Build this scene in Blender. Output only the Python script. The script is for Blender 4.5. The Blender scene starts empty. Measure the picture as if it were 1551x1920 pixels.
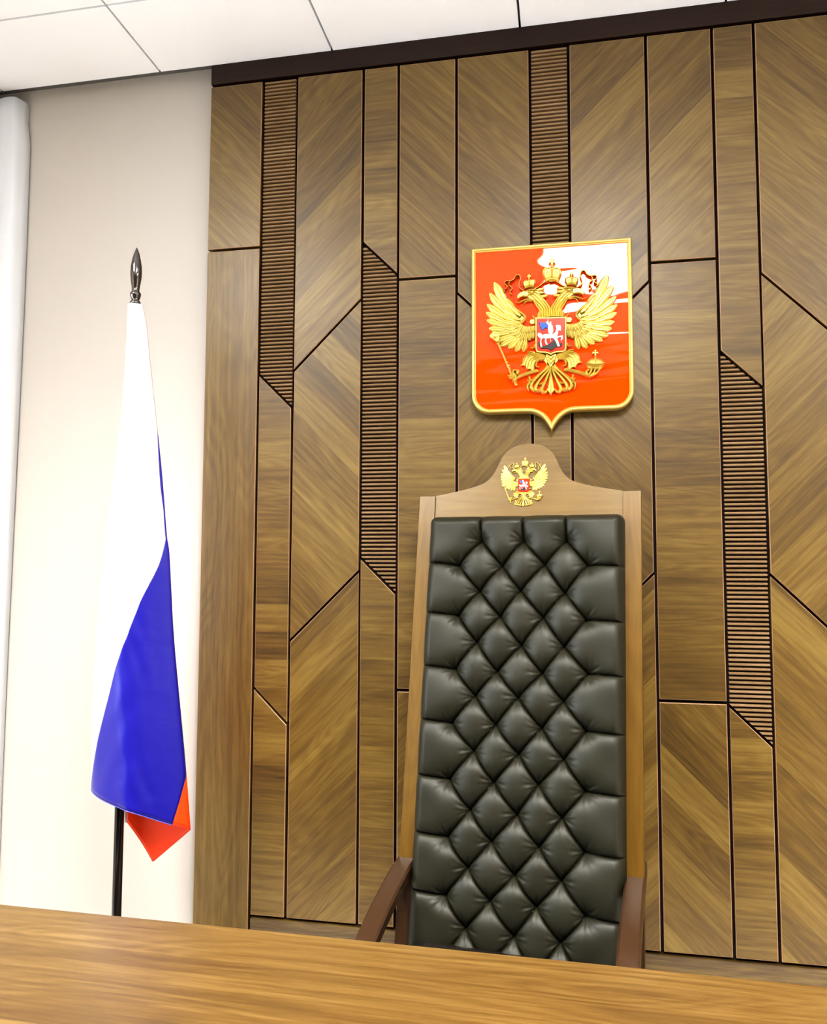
# Courtroom judge's seat: panelled wall, state emblem, tufted throne chair, flag and desk.
import bpy, bmesh, math, random
from mathutils import Vector, Matrix
random.seed(7)
scene = bpy.context.scene
COL = scene.collection
PI = math.pi
R = math.radians

# ------------------------------------------------------------------ materials
def new_mat(name):
    m = bpy.data.materials.new(name); m.use_nodes = True
    return m, m.node_tree.nodes, m.node_tree.links, m.node_tree.nodes['Principled BSDF']

def plain(name, col, rough=.5, metal=0., spec=.5, coat=0., coat_rough=.05, bump=0., bump_scale=40., var=0.):
    m, N, L, b = new_mat(name)
    b.inputs['Base Color'].default_value = (*col, 1); b.inputs['Roughness'].default_value = rough
    b.inputs['Metallic'].default_value = metal; b.inputs['Specular IOR Level'].default_value = spec
    b.inputs['Coat Weight'].default_value = coat; b.inputs['Coat Roughness'].default_value = coat_rough
    tc = N.new('ShaderNodeTexCoord')
    nz = N.new('ShaderNodeTexNoise'); nz.inputs['Scale'].default_value = bump_scale; nz.inputs['Detail'].default_value = 5
    L.new(tc.outputs['Object'], nz.inputs['Vector'])
    if bump:
        bp = N.new('ShaderNodeBump'); bp.inputs['Strength'].default_value = bump; bp.inputs['Distance'].default_value = .002
        L.new(nz.outputs['Fac'], bp.inputs['Height']); L.new(bp.outputs['Normal'], b.inputs['Normal'])
    if var:
        mx = N.new('ShaderNodeMixRGB'); mx.blend_type = 'MULTIPLY'; mx.inputs['Fac'].default_value = var
        mx.inputs['Color1'].default_value = (*col, 1)
        L.new(nz.outputs['Fac'], mx.inputs['Color2']); L.new(mx.outputs['Color'], b.inputs['Base Color'])
    return m

def wood(name, axis, ang, plank=.085, dark=(.042, .022, .0028), mid=(.122, .071, .0112), light=(.215, .146, .034),
         rough=.40, plank_amt=.35, spec=.5, seed=0., scale=1., coat=0., fine=.35):
    """axis 'XZ' = upright board seen from the front, 'XY' = top of a table; ang turns the grain."""
    m, N, L, b = new_mat(name)
    def math_(op, a, bb=None, c=None):
        n = N.new('ShaderNodeMath'); n.operation = op
        for i, v in enumerate((a, bb, c)):
            if v is None: continue
            if isinstance(v, (int, float)): n.inputs[i].default_value = v
            else: L.new(v, n.inputs[i])
        return n.outputs[0]
    tc = N.new('ShaderNodeTexCoord'); sx = N.new('ShaderNodeSeparateXYZ'); L.new(tc.outputs['Object'], sx.inputs[0])
    A = sx.outputs['X']; B = sx.outputs['Z'] if axis == 'XZ' else sx.outputs['Y']
    c, s = math.cos(R(ang)), math.sin(R(ang))
    g = math_('ADD', math_('MULTIPLY', A, c), math_('MULTIPLY', B, s))            # along the grain
    w = math_('SUBTRACT', math_('MULTIPLY', B, c), math_('MULTIPLY', A, s))       # across it
    oi = N.new('ShaderNodeObjectInfo')
    rnd = math_('MULTIPLY', oi.outputs['Random'], 17.3)
    wi = math_('ADD', math_('DIVIDE', w, plank), math_('ADD', rnd, seed))
    k = math_('FLOOR', wi)
    wn = N.new('ShaderNodeTexWhiteNoise'); wn.noise_dimensions = '1D'; L.new(k, wn.inputs['W'])
    off = math_('MULTIPLY', wn.outputs['Value'], 31.7)
    def noise(sg, sw, det, dist, roughn=.6):
        cx = N.new('ShaderNodeCombineXYZ')
        L.new(math_('ADD', math_('MULTIPLY', g, sg * scale), off), cx.inputs['X'])
        L.new(math_('MULTIPLY', w, sw * scale), cx.inputs['Y']); L.new(rnd, cx.inputs['Z'])
        n = N.new('ShaderNodeTexNoise'); n.inputs['Scale'].default_value = 1; n.inputs['Detail'].default_value = det
        n.inputs['Distortion'].default_value = dist; n.inputs['Roughness'].default_value = roughn
        L.new(cx.outputs[0], n.inputs['Vector']); return n.outputs['Fac']
    big = noise(1.3, 8, 4, .3)
    streak = noise(2.2, 85, 8, .2, .72)
    pore = noise(22, 430, 3, .1)
    # cathedral rings
    cx = N.new('ShaderNodeCombineXYZ')
    L.new(math_('ADD', math_('MULTIPLY', g, 1.3 * scale), off), cx.inputs['X']); L.new(math_('MULTIPLY', w, 9 * scale), cx.inputs['Y']); L.new(rnd, cx.inputs['Z'])
    wv = N.new('ShaderNodeTexNoise'); wv.inputs['Scale'].default_value = 1; wv.inputs['Detail'].default_value = 1; wv.inputs['Distortion'].default_value = .4
    L.new(cx.outputs[0], wv.inputs['Vector'])
    ring = math_('SINE', math_('MULTIPLY', wv.outputs['Fac'], 95))
    v = math_('ADD', math_('MULTIPLY', big, .44), math_('MULTIPLY', streak, fine + .25))
    v = math_('ADD', v, math_('MULTIPLY', pore, .22))
    v = math_('ADD', v, math_('MULTIPLY', ring, .032))
    v = math_('ADD', v, math_('MULTIPLY', math_('SUBTRACT', wn.outputs['Value'], .5), plank_amt * .42))
    rp = N.new('ShaderNodeValToRGB'); e = rp.color_ramp.elements
    e[0].position = .36; e[0].color = (*dark, 1); e[1].position = .86; e[1].color = (*light, 1)
    q = e.new(.60); q.color = (*mid, 1)
    L.new(v, rp.inputs['Fac']); L.new(rp.outputs['Color'], b.inputs['Base Color'])
    b.inputs['Roughness'].default_value = rough; b.inputs['Specular IOR Level'].default_value = spec
    b.inputs['Coat Weight'].default_value = coat; b.inputs['Coat Roughness'].default_value = .25
    bp = N.new('ShaderNodeBump'); bp.inputs['Strength'].default_value = .12; bp.inputs['Distance'].default_value = .0008
    L.new(pore, bp.inputs['Height']); L.new(bp.outputs['Normal'], b.inputs['Normal'])
    return m

M = {}
WK = dict(rough=.40, plank_amt=.45, spec=.9)
M['horiz'] = wood('oak_grain_across', 'XZ', 0, seed=1, **WK)
M['vert'] = wood('oak_grain_upright', 'XZ', 90, seed=2, **WK)
M['up'] = wood('oak_grain_rising', 'XZ', 45, seed=3, **WK)
M['down'] = wood('oak_grain_falling', 'XZ', -45, seed=4, **WK)
M['edge'] = plain('oak_panel_edge', (.34, .21, .13), .45)
M['rib'] = wood('oak_rib', 'XZ', 0, seed=5, dark=(.15, .095, .045), mid=(.225, .148, .078), light=(.30, .205, .12), rough=.6, plank_amt=.1, spec=.25)
M['rib_back'] = plain('dark_groove', (.035, .014, .006), .8)
M['gap'] = plain('black_gap', (.012, .005, .004), .8)
M['cornice'] = wood('dark_oak_trim', 'XZ', 0, seed=6, dark=(.012, .004, .0015), mid=(.022, .008, .003), light=(.036, .014, .006), rough=.5, plank_amt=.1)
M['plinth'] = wood('oak_plinth', 'XZ', 0, seed=7, **{**WK, 'plank_amt': .1, 'mid': (.085, .05, .016)})
M['desk'] = wood('desk_oak', 'XY', 0, plank=.19, seed=8.3, dark=(.040, .019, .005), mid=(.084, .047, .0125), light=(.150, .094, .031), rough=.32, plank_amt=.25, scale=1.15, fine=.42, spec=.5)
M['chair'] = wood('chair_beech_across', 'XZ', 0, plank=.8, seed=9, dark=(.115, .066, .014), mid=(.165, .101, .025), light=(.22, .142, .040), rough=.33, plank_amt=.05, coat=.25, fine=.1)
M['chair_v'] = wood('chair_beech_upright', 'XZ', 90, plank=.8, seed=9.5, dark=(.10, .053, .008), mid=(.155, .088, .015), light=(.21, .128, .028), rough=.33, plank_amt=.05, coat=.25, fine=.1)
M['chair_arm'] = plain('arm_lacquer_leg_shade', (.042, .020, .008), .34, coat=.35, coat_rough=.2, bump=.05)  # arm lacquer, reused as painted shade on the rear legs
M['plaster'] = plain('white_plaster', (.52, .49, .45), .8, bump=.05, bump_scale=120)
M['tile'] = plain('ceiling_tile_white', (.95, .965, 1.), .85, bump=.06, bump_scale=300)
M['grid'] = plain('ceiling_grid_grey', (.16, .16, .16), .6)  # grey of the ceiling grid, visible in the tile joints
M['frame_w'] = plain('white_window_frame', (.85, .85, .86), .4)
M['floor'] = plain('pale_stone_floor', (.74, .71, .67), .5, var=.1, bump_scale=8)
M['curtain'] = plain('white_curtain', (.66, .68, .71), .9)
M['leather'] = plain('dark_leather', (.0215, .0205, .0115), .47, spec=.40, bump=.10, bump_scale=650)
M['leather2'] = plain('dark_leather_plain', (.016, .012, .009), .45, spec=.5, bump=.25, bump_scale=650)
M['gold'] = plain('gold_paint', (.66, .52, .15), .36, metal=.72, bump=.08, bump_scale=500)
M['gold_frame'] = plain('gold_frame_paint', (.66, .50, .17), .36, metal=.6)
M['bronze'] = plain('bronze_gold_ribbon', (.30, .15, .03), .35, metal=.8)
M['red'] = plain('red_acrylic', (.85, .078, .0), .03, spec=.5)
_n = M['red'].node_tree; _b = _n.nodes['Principled BSDF']; _m = _n.nodes.new('ShaderNodeMapping'); _m.inputs['Scale'].default_value = (2.2, 1, 11); _m.inputs['Rotation'].default_value = (0, R(-14), 0)
_z = _n.nodes.new('ShaderNodeTexNoise'); _z.inputs['Scale'].default_value = 1.6; _z.inputs['Detail'].default_value = .6; _z.inputs['Distortion'].default_value = .8
_p = _n.nodes.new('ShaderNodeBump'); _p.inputs['Strength'].default_value = 1.; _p.inputs['Distance'].default_value = .0022
_n.links.new(_n.nodes['Texture Coordinate'].outputs['Object'], _m.inputs[0]); _n.links.new(_m.outputs[0], _z.inputs['Vector']); _n.links.new(_z.outputs['Fac'], _p.inputs['Height']); _n.links.new(_p.outputs['Normal'], _b.inputs['Coat Normal'])
_n.links.new(_p.outputs['Normal'], _b.inputs['Normal'])
M['red2'] = plain('red_enamel', (.60, .030, .002), .2)
M['white_en'] = plain('white_enamel', (.68, .68, .70), .35)
M['blue_en'] = plain('blue_enamel', (.02, .10, .45), .35)
M['black_en'] = plain('black_enamel', (.015, .012, .010), .3)
M['pole'] = plain('black_pole', (.008, .006, .005), .2, coat=.5)
M['finial'] = plain('dark_chrome_finial', (.035, .026, .020), .10, spec=1.0, coat=1.)
M['metal'] = plain('grey_metal', (.4, .4, .4), .35, metal=1.)
def cloth(name, col, sheen=.4):
    m, N, L, b = new_mat(name)
    b.inputs['Base Color'].default_value = (*col, 1); b.inputs['Roughness'].default_value = .42
    b.inputs['Sheen Weight'].default_value = sheen; b.inputs['Sheen Roughness'].default_value = .4
    tc = N.new('ShaderNodeTexCoord'); mp = N.new('ShaderNodeMapping'); mp.inputs['Scale'].default_value = (8, 8, 11)
    nz = N.new('ShaderNodeTexNoise'); nz.inputs['Scale'].default_value = 1.5; nz.inputs['Detail'].default_value = 3; nz.inputs['Distortion'].default_value = .25
    bp = N.new('ShaderNodeBump'); bp.inputs['Strength'].default_value = .22; bp.inputs['Distance'].default_value = .008
    L.new(tc.outputs['Object'], mp.inputs['Vector']); L.new(mp.outputs[0], nz.inputs['Vector']); L.new(nz.outputs['Fac'], bp.inputs['Height']); L.new(bp.outputs['Normal'], b.inputs['Normal'])
    return m
M['f_white'] = cloth('white_satin', (.66, .66, .68), .1)
M['f_blue'] = cloth('blue_satin', (.011, .007, .24), .12)
M['f_red'] = cloth('red_satin', (.95, .062, .0), .05)
M['f_hem'] = cloth('pale_blue_hem', (.10, .10, .60), .1)
m, N, L, b = new_mat('lit_diffuser'); b.inputs['Base Color'].default_value = (.9, .9, .9, 1)
b.inputs['Emission Color'].default_value = (1, .97, .93, 1); b.inputs['Emission Strength'].default_value = 17
M['led'] = m
m, N, L, b = new_mat('window_glass'); b.inputs['Base Color'].default_value = (1, 1, 1, 1); b.inputs['Transmission Weight'].default_value = 1.; b.inputs['Roughness'].default_value = 0
M['glass'] = m

# ------------------------------------------------------------------ mesh helpers
class MB:
    def __init__(s): s.v = []; s.f = []; s.mi = []
    def add(s, vs, fs, mi=0):
        o = len(s.v); s.v += [tuple(p) for p in vs]
        for f in fs: s.f.append(tuple(i + o for i in f)); s.mi.append(mi)
    def box(s, a, b, mi=0):
        x0, y0, z0 = a; x1, y1, z1 = b
        s.add([(x0,y0,z0),(x1,y0,z0),(x1,y1,z0),(x0,y1,z0),(x0,y0,z1),(x1,y0,z1),(x1,y1,z1),(x0,y1,z1)],
              [(0,3,2,1),(4,5,6,7),(0,1,5,4),(1,2,6,5),(2,3,7,6),(3,0,4,7)], mi)
    def grid(s, rows, mi=0, closed=False):
        n = len(rows[0]); vs = [p for r in rows for p in r]; fs = []
        for i in range(len(rows) - 1):
            for j in range(n if closed else n - 1):
                k = (j + 1) % n
                fs.append((i*n+j, i*n+k, (i+1)*n+k, (i+1)*n+j))
        s.add(vs, fs, mi)
    def lathe(s, prof, c=(0, 0, 0), n=32, mi=0):
        rows = [[(c[0] + r*math.cos(2*PI*j/n), c[1] + r*math.sin(2*PI*j/n), c[2] + z) for j in range(n)] for r, z in prof]
        s.grid(rows, mi, True)
        for row in (rows[0], rows[-1]): s.add(row, [tuple(range(n))], mi)
    def build(s, name, mats, parent=None, smooth=False, bevel=0., angle=35, props=None):
        me = bpy.data.meshes.new(name); me.from_pydata(s.v, [], s.f)
        if not isinstance(mats, (list, tuple)): mats = [mats]
        for m in mats: me.materials.append(m)
        me.polygons.foreach_set('material_index', s.mi)
        bm = bmesh.new(); bm.from_mesh(me); bmesh.ops.recalc_face_normals(bm, faces=bm.faces)
        if bevel:
            es = [e for e in bm.edges if len(e.link_faces) == 2 and e.calc_face_angle(0) > R(40)]
            bmesh.ops.bevel(bm, geom=es, offset=bevel, segments=2, affect='EDGES', profile=.6, clamp_overlap=True)
        if smooth:
            for f in bm.faces: f.smooth = True
            for e in bm.edges:
                if len(e.link_faces) == 2 and e.calc_face_angle(0) > R(angle): e.smooth = False
        bm.to_mesh(me); bm.free(); me.update()
        o = bpy.data.objects.new(name, me); COL.objects.link(o)
        if parent: o.parent = parent
        for k, v in (props or {}).items(): o[k] = v
        return o
def empty(name, loc=(0, 0, 0), rz=0., parent=None, **props):
    o = bpy.data.objects.new(name, None); o.empty_display_size = .1; COL.objects.link(o)
    o.location = loc; o.rotation_euler = (0, 0, rz)
    if parent: o.parent = parent
    for k, v in props.items(): o[k] = v
    return o
def tag(o, label=None, category=None, group=None, kind=None):
    for k, v in dict(label=label, category=category, group=group, kind=kind).items():
        if v: o[k] = v
    return o
def smooth_path(P, n=6):
    """Catmull-Rom through points of any dimension."""
    P = [tuple(p) for p in P]
    if len(P) < 3: return P
    Q = [P[0]] + P + [P[-1]]; out = []
    for i in range(1, len(Q) - 2):
        for j in range(n):
            t = j / n; a, b, c, d = Q[i-1], Q[i], Q[i+1], Q[i+2]
            out.append(tuple(.5*((2*b[k]) + (-a[k]+c[k])*t + (2*a[k]-5*b[k]+4*c[k]-d[k])*t*t + (-a[k]+3*b[k]-3*c[k]+d[k])*t**3) for k in range(len(b))))
    out.append(P[-1]); return out
def tube3(mb, pts, rad, n=10, mi=0):
    """tube through 3D points; rad = number or list."""
    pts = [Vector(p) for p in pts]; m = len(pts); rows = []; up = None
    for i, p in enumerate(pts):
        t = (pts[min(i+1, m-1)] - pts[max(i-1, 0)]).normalized()
        if up is None: up = t.orthogonal().normalized()
        u = (up - t*up.dot(t)).normalized(); up = u; w = t.cross(u)
        r = rad[i] if isinstance(rad, (list, tuple)) else rad
        rows.append([p + (u*math.cos(2*PI*j/n) + w*math.sin(2*PI*j/n))*r for j in range(n)])
    mb.grid(rows, mi, True); mb.add(rows[0], [tuple(range(n))], mi); mb.add(rows[-1], [tuple(range(n))], mi)
def area(P): return .5*sum(P[i][0]*P[(i+1) % len(P)][1] - P[(i+1) % len(P)][0]*P[i][1] for i in range(len(P)))
def offset(P, d, lim=.45):
    """shrink a counter-clockwise outline by d (mitred)."""
    n = len(P); out = []
    for i in range(n):
        a, b, c = P[i-1], P[i], P[(i+1) % n]
        e1 = (b[0]-a[0], b[1]-a[1]); e2 = (c[0]-b[0], c[1]-b[1])
        l1 = math.hypot(*e1) or 1e-9; l2 = math.hypot(*e2) or 1e-9
        n1 = (-e1[1]/l1, e1[0]/l1); n2 = (-e2[1]/l2, e2[0]/l2)
        k = 1 + n1[0]*n2[0] + n1[1]*n2[1]; k = max(k, lim)
        out.append((b[0] + d*(n1[0]+n2[0])/k, b[1] + d*(n1[1]+n2[1])/k))
    return out
def convex_halfplane(P, f):
    """clip polygon with f(p) >= 0, f linear."""
    out = []
    for i in range(len(P)):
        a, b = P[i-1], P[i]; fa, fb = f(a), f(b)
        if (fa >= 0) != (fb >= 0):
            t = fa/(fa-fb); out.append((a[0]+(b[0]-a[0])*t, a[1]+(b[1]-a[1])*t))
        if fb >= 0: out.append(b)
    return out

# ------------------------------------------------------------------ room shell
CEIL, X0, X1, YB = 2.963, -2.45, 2.60, -4.4
o = MB(); o.box((X0, YB, -.05), (X1, .10, 0)); o.build('floor', M['floor'], props={'kind': 'structure'})
o = MB(); o.box((X0, .045, 0), (X1, .10, CEIL + .05)); o.build('wall_back', M['plaster'], props={'kind': 'structure'})
o = MB(); o.box((X1, YB, 0), (X1 + .1, .10, CEIL + .05)); o.build('wall_right', M['plaster'], props={'kind': 'structure'})
# left wall with a window opening
WY0, WY1, WZ0, WZ1 = -3.5, -.8, .85, 2.2
wl = MB()
wl.box((X0 - .2, YB, 0), (X0, .10, WZ0)); wl.box((X0 - .2, YB, WZ1), (X0, .10, CEIL + .05))
wl.box((X0 - .2, YB, WZ0), (X0, WY0, WZ1)); wl.box((X0 - .2, WY1, WZ0), (X0, .10, WZ1))
wl.build('wall_left', M['plaster'], props={'kind': 'structure'})
w = empty('window_1', (X0 - .12, (WY0+WY1)/2, WZ0), kind='structure')
fr = MB(); hw = (WY1-WY0)/2; hh = WZ1-WZ0; ft = .06
for a, b in (((-.03, -hw, 0), (.03, hw, ft)), ((-.03, -hw, hh-ft), (.03, hw, hh)), ((-.03, -hw, ft), (.03, -hw+ft, hh-ft)), ((-.03, hw-ft, ft), (.03, hw, hh-ft)), ((-.03, -.04, ft), (.03, .04, hh-ft))):
    fr.box(a, b)
fr.build('window_frame', M['frame_w'], w)
pn = MB(); pn.box((-.004, -hw+ft, ft), (.004, -.04, hh-ft)); pn.box((-.004, .04, ft), (.004, hw-ft, hh-ft)); pn.build('window_pane', M['glass'], w)
sl = MB(); sl.box((-.02, -hw-.05, -.03), (.22, hw+.05, 0)); sl.build('window_sill', M['frame_w'], w, bevel=.004)

# ceiling of tiles: joints at x = -.124 + .599 k and y = -.321 - .6 k
TX = [-.124 + .599*k for k in range(-4, 6)]; TX = [X0] + [x for x in TX if X0 < x < X1] + [X1]
TY = [.0] + [-.321 - .6*k for k in range(0, 7) if -.321 - .6*k > YB] + [YB]
LIGHTS = [(-1.921, -1.521, 'ceiling light in the left part of the ceiling'), (-.124, -1.521, 'mid'), (1.673, -1.521, 'right')]
def lit(xa, ya): return any(abs(xa-l[0]) < .05 and (abs(ya-l[1]) < .05 or abs(ya-(l[1]-.6)) < .05) for l in LIGHTS)
ct = MB(); J = .0035
for i in range(len(TX)-1):
    for j in range(len(TY)-1):
        if lit(TX[i], TY[j]): continue
        ya = TY[j] - (J if j else 0)
        xa, xb, yb = TX[i]+J, TX[i+1]-J, TY[j+1]+J
        ct.box((xa, yb, CEIL), (xb, ya, CEIL+.018))
ct.build('ceiling', M['tile'], props={'kind': 'structure'})
cg = MB(); cg.box((X0, YB, CEIL+.02), (X1, .10, CEIL+.05))
cg.build('ceiling_backing', M['grid'], bpy.data.objects['ceiling'])

# ------------------------------------------------------------------ wood panelling
G = [-1.137, -.9545, -.840, -.618, -.504, -.3205, -.095, .0205, .2465, .4335, .5485, .772, .885, 1.07, 1.30, 1.42, 1.65, 1.83, 2.06, 2.30]
ZT, ZB = 2.891, .2546
wall = empty('wall_panelled', (0, 0, 0), kind='structure')
bk = MB(); bk.box((G[0] + .012, .0205, .0), (X1, .044, CEIL)); bk.build('backing_board', M['gap'], wall)
HG, CH = .0042, .0022
def panel(P, grain, label=None):
    if area(P) < 0: P = P[::-1]
    a = offset(P, HG); b = offset(a, CH); c = offset(a, CH)
    mb = MB(); n = len(P)
    mb.add([(x, 0, z) for x, z in b], [tuple(range(n))], 0)
    for i in range(n):
        j = (i+1) % n
        mb.add([(a[i][0], CH*.8, a[i][1]), (a[j][0], CH*.8, a[j][1]), (b[j][0], 0, b[j][1]), (b[i][0], 0, b[i][1])], [(0, 1, 2, 3)], 1)
        mb.add([(a[i][0], CH*.8, a[i][1]), (a[j][0], CH*.8, a[j][1]), (a[j][0], .02, a[j][1]), (a[i][0], .02, a[i][1])], [(0, 1, 2, 3)], 0)
    mb.build('wood_panel', [M[grain], M['edge']], wall)
PITCH = .01235
def ribbed(P):
    if area(P) < 0: P = P[::-1]
    P = offset(P, HG); mb = MB()
    zs = [p[1] for p in P]; n = len(P)
    mb.add([(x, .0135, z) for x, z in P], [tuple(range(n))], 1)
    for k in range(int(min(zs)/PITCH), int(max(zs)/PITCH) + 1):
        z0 = k*PITCH; prof = [(z0, .0135), (z0+.0008, .0045), (z0+.0020, .0030), (z0+.0060, .0030), (z0+.0072, .0045), (z0+.0080, .0135)]
        Q = convex_halfplane(P, lambda p: p[1]-z0); Q = convex_halfplane(Q, lambda p: z0+.008-p[1]) if len(Q) > 2 else []
        if len(Q) < 3 or abs(area(Q)) < 2e-5: continue
        def xr(z):
            xs = []
            for i in range(len(P)):
                a, b = P[i-1], P[i]
                if (a[1]-z)*(b[1]-z) <= 0 and abs(a[1]-b[1]) > 1e-7: xs.append(a[0]+(b[0]-a[0])*(z-a[1])/(b[1]-a[1]))
            return (min(xs), max(xs)) if len(xs) > 1 else None
        rows = []
        for z, y in prof:
            q = xr(min(max(z, min(zs)+1e-5), max(zs)-1e-5))
            if q: rows.append([(q[0], y, z), (q[1], y, z)])
        mb.grid(rows, 0)
        for s in (0, 1): mb.add([r[s] for r in rows], [tuple(range(len(rows)))], 0)
    mb.build('ribbed_panel', [M['rib'], M['rib_back']], wall)
def col(i, cuts, grains):
    """cuts: (z at left edge, z at right edge) from the top down; grains: one more than the cuts."""
    xl, xr = G[i], G[i+1]; zl, zr = ZT, ZT
    for (cl, cr), g in zip(list(cuts) + [(ZB, ZB)], grains):
        P = [(xl, zl), (xl, cl), (xr, cr), (xr, zr)]
        (ribbed(P) if g == 'rib' else panel(P, g)); zl, zr = cl, cr
H3, H1, H2 = 2.332, 2.1945, .9385
# left end column runs down past the plinth
xl, xr = G[0], G[1]
panel([(xl-HG, ZT), (xl-HG, H3), (xr, H3), (xr, ZT)], 'down'); panel([(xl-HG, H3), (xl-HG, .0), (xr, .0), (xr, H3)], 'vert')
col(1, [(1.917, 1.806), (.937, .828)], ['rib', 'horiz', 'horiz'])
col(2, [(1.921, 2.141), (1.080, 1.297)], ['up', 'down', 'up'])
col(3, [(2.322, 2.210), (1.337, 1.227)], ['horiz', 'rib', 'horiz'])
col(4, [(H1, H1), (H2+.004, H2+.004)], ['down', 'horiz', 'up'])
col(5, [(2.142, 1.919), (1.297, 1.074)], ['down', 'up', 'down'])
col(6, [(1.915, 1.915), (1.0, 1.0)], ['rib', 'horiz', 'horiz'])
col(7, [(1.919, 2.142), (1.070, 1.295)], ['up', 'down', 'up'])
col(8, [(H1, H1), (H2-.002, H2-.002)], ['up', 'horiz', 'down'])
col(9, [(1.924, 1.813), (.931, .822)], ['horiz', 'rib', 'horiz'])
col(10, [(2.144, 1.922), (1.292, 1.072)], ['down', 'up', 'down'])
col(11, [(2.322, 2.210), (1.337, 1.227)], ['horiz', 'rib', 'horiz'])
col(12, [(H1, H1), (H2, H2)], ['up', 'horiz', 'down'])
col(13, [(1.919, 2.10), (1.070, 1.25)], ['up', 'down', 'up'])
col(14, [(2.142, 1.919), (1.297, 1.074)], ['down', 'up', 'down'])
col(15, [(1.917, 1.80), (.93, .82)], ['rib', 'horiz', 'horiz'])
col(16, [(1.921, 2.141), (1.080, 1.297)], ['up', 'down', 'up'])
col(17, [(H1, H1), (H2, H2)], ['down', 'horiz', 'up'])
col(18, [(2.142, 1.919), (1.297, 1.074)], ['down', 'up', 'down'])
mb = MB(); mb.box((G[0], -.001, ZT+HG), (X1, .02, CEIL-.001)); mb.build('trim_1', M['cornice'], bevel=.0015, props={'kind': 'structure'})
mb = MB(); mb.box((G[1]+HG, -.001, 0), (X1, .02, ZB-HG), 0); mb.build('trim_2', [M['plinth']], bevel=.002, props={'kind': 'structure'})

# ------------------------------------------------------------------ ceiling lights and daylight
for k, (x, y, nm) in enumerate(LIGHTS):
    t = empty('ceiling_light', (x+.2995, y-.6, CEIL-.002), kind='thing', label=['white recessed ceiling light above the flag side of the room', 'white recessed ceiling light straight above the desk and chair', 'white recessed ceiling light nearest the right-hand side wall'][k], category='ceiling light', group='ceiling lights')
    f = MB(); a, b_, e = .294, .594, .018
    for p, q in (((-a, -b_, 0), (a, -b_+e, .016)), ((-a, b_-e, 0), (a, b_, .016)), ((-a, -b_+e, 0), (-a+e, b_-e, .016)), ((a-e, -b_+e, 0), (a, b_-e, .016))): f.box(p, q)
    f.build('light_frame', M['frame_w'], t)
    d = MB(); d.box((-a+e, -b_+e, .006), (a-e, b_-e, .014)); d.build('diffuser', M['led'], t)
def area_light(name, loc, rot, sx, sy, power, col, spread=180):
    l = bpy.data.lights.new(name, 'AREA'); l.shape = 'RECTANGLE'; l.size = sx; l.size_y = sy; l.energy = power; l.color = col; l.spread = R(spread)
    o = bpy.data.objects.new(name, l); COL.objects.link(o); o.location = loc; o.rotation_euler = rot; return o
area_light('window_daylight', (X0+.02, (WY0+WY1)/2, (WZ0+WZ1)/2), (0, R(-90), 0), hh, hw*2, 38, (.80, .90, 1.), 125)
for k, (x, y, nm) in enumerate(LIGHTS):
    area_light('panel_lamp', (x+.2995, y-.6, CEIL-.004), (0, 0, 0), .55, 1.14, 46, (1, .975, .945), 128)
world = bpy.data.worlds.new('room_surround'); scene.world = world; world.use_nodes = True
wb = world.node_tree.nodes['Background']; wb.inputs['Color'].default_value = (1.0, .97, .93, 1); wb.inputs['Strength'].default_value = 0.06

# ------------------------------------------------------------------ curtain at the left end
mb = MB(); rows = []
for i in range(41):
    z = .03 + (CEIL-.035-.03)*i/40; r = []
    for j in range(97):
        u = j/96; x = -1.838 - .56*u
        tuckt = max(0, (z-2.80)/.16); x -= .012*math.sin(min(1, tuckt)*PI)*(1-u)**12 + .006*math.sin(z*1.7+.5)*(1-u)**6
        y = -.012 - u*.05 - .012*math.sin(u*PI*11 + .4*math.sin(z*1.5))*min(1, u*3)
        if u < .04: y += .052*(1-u/.04)**2
        r.append((x, y, z))
    rows.append(r)
mb.grid(rows); c = mb.build('curtain', M['curtain'], smooth=True); tag(c, 'plain white curtain hanging in the corner left of the flag', 'curtain')
md = c.modifiers.new('t', 'SOLIDIFY'); md.thickness = .0015; md.offset = 0

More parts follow.
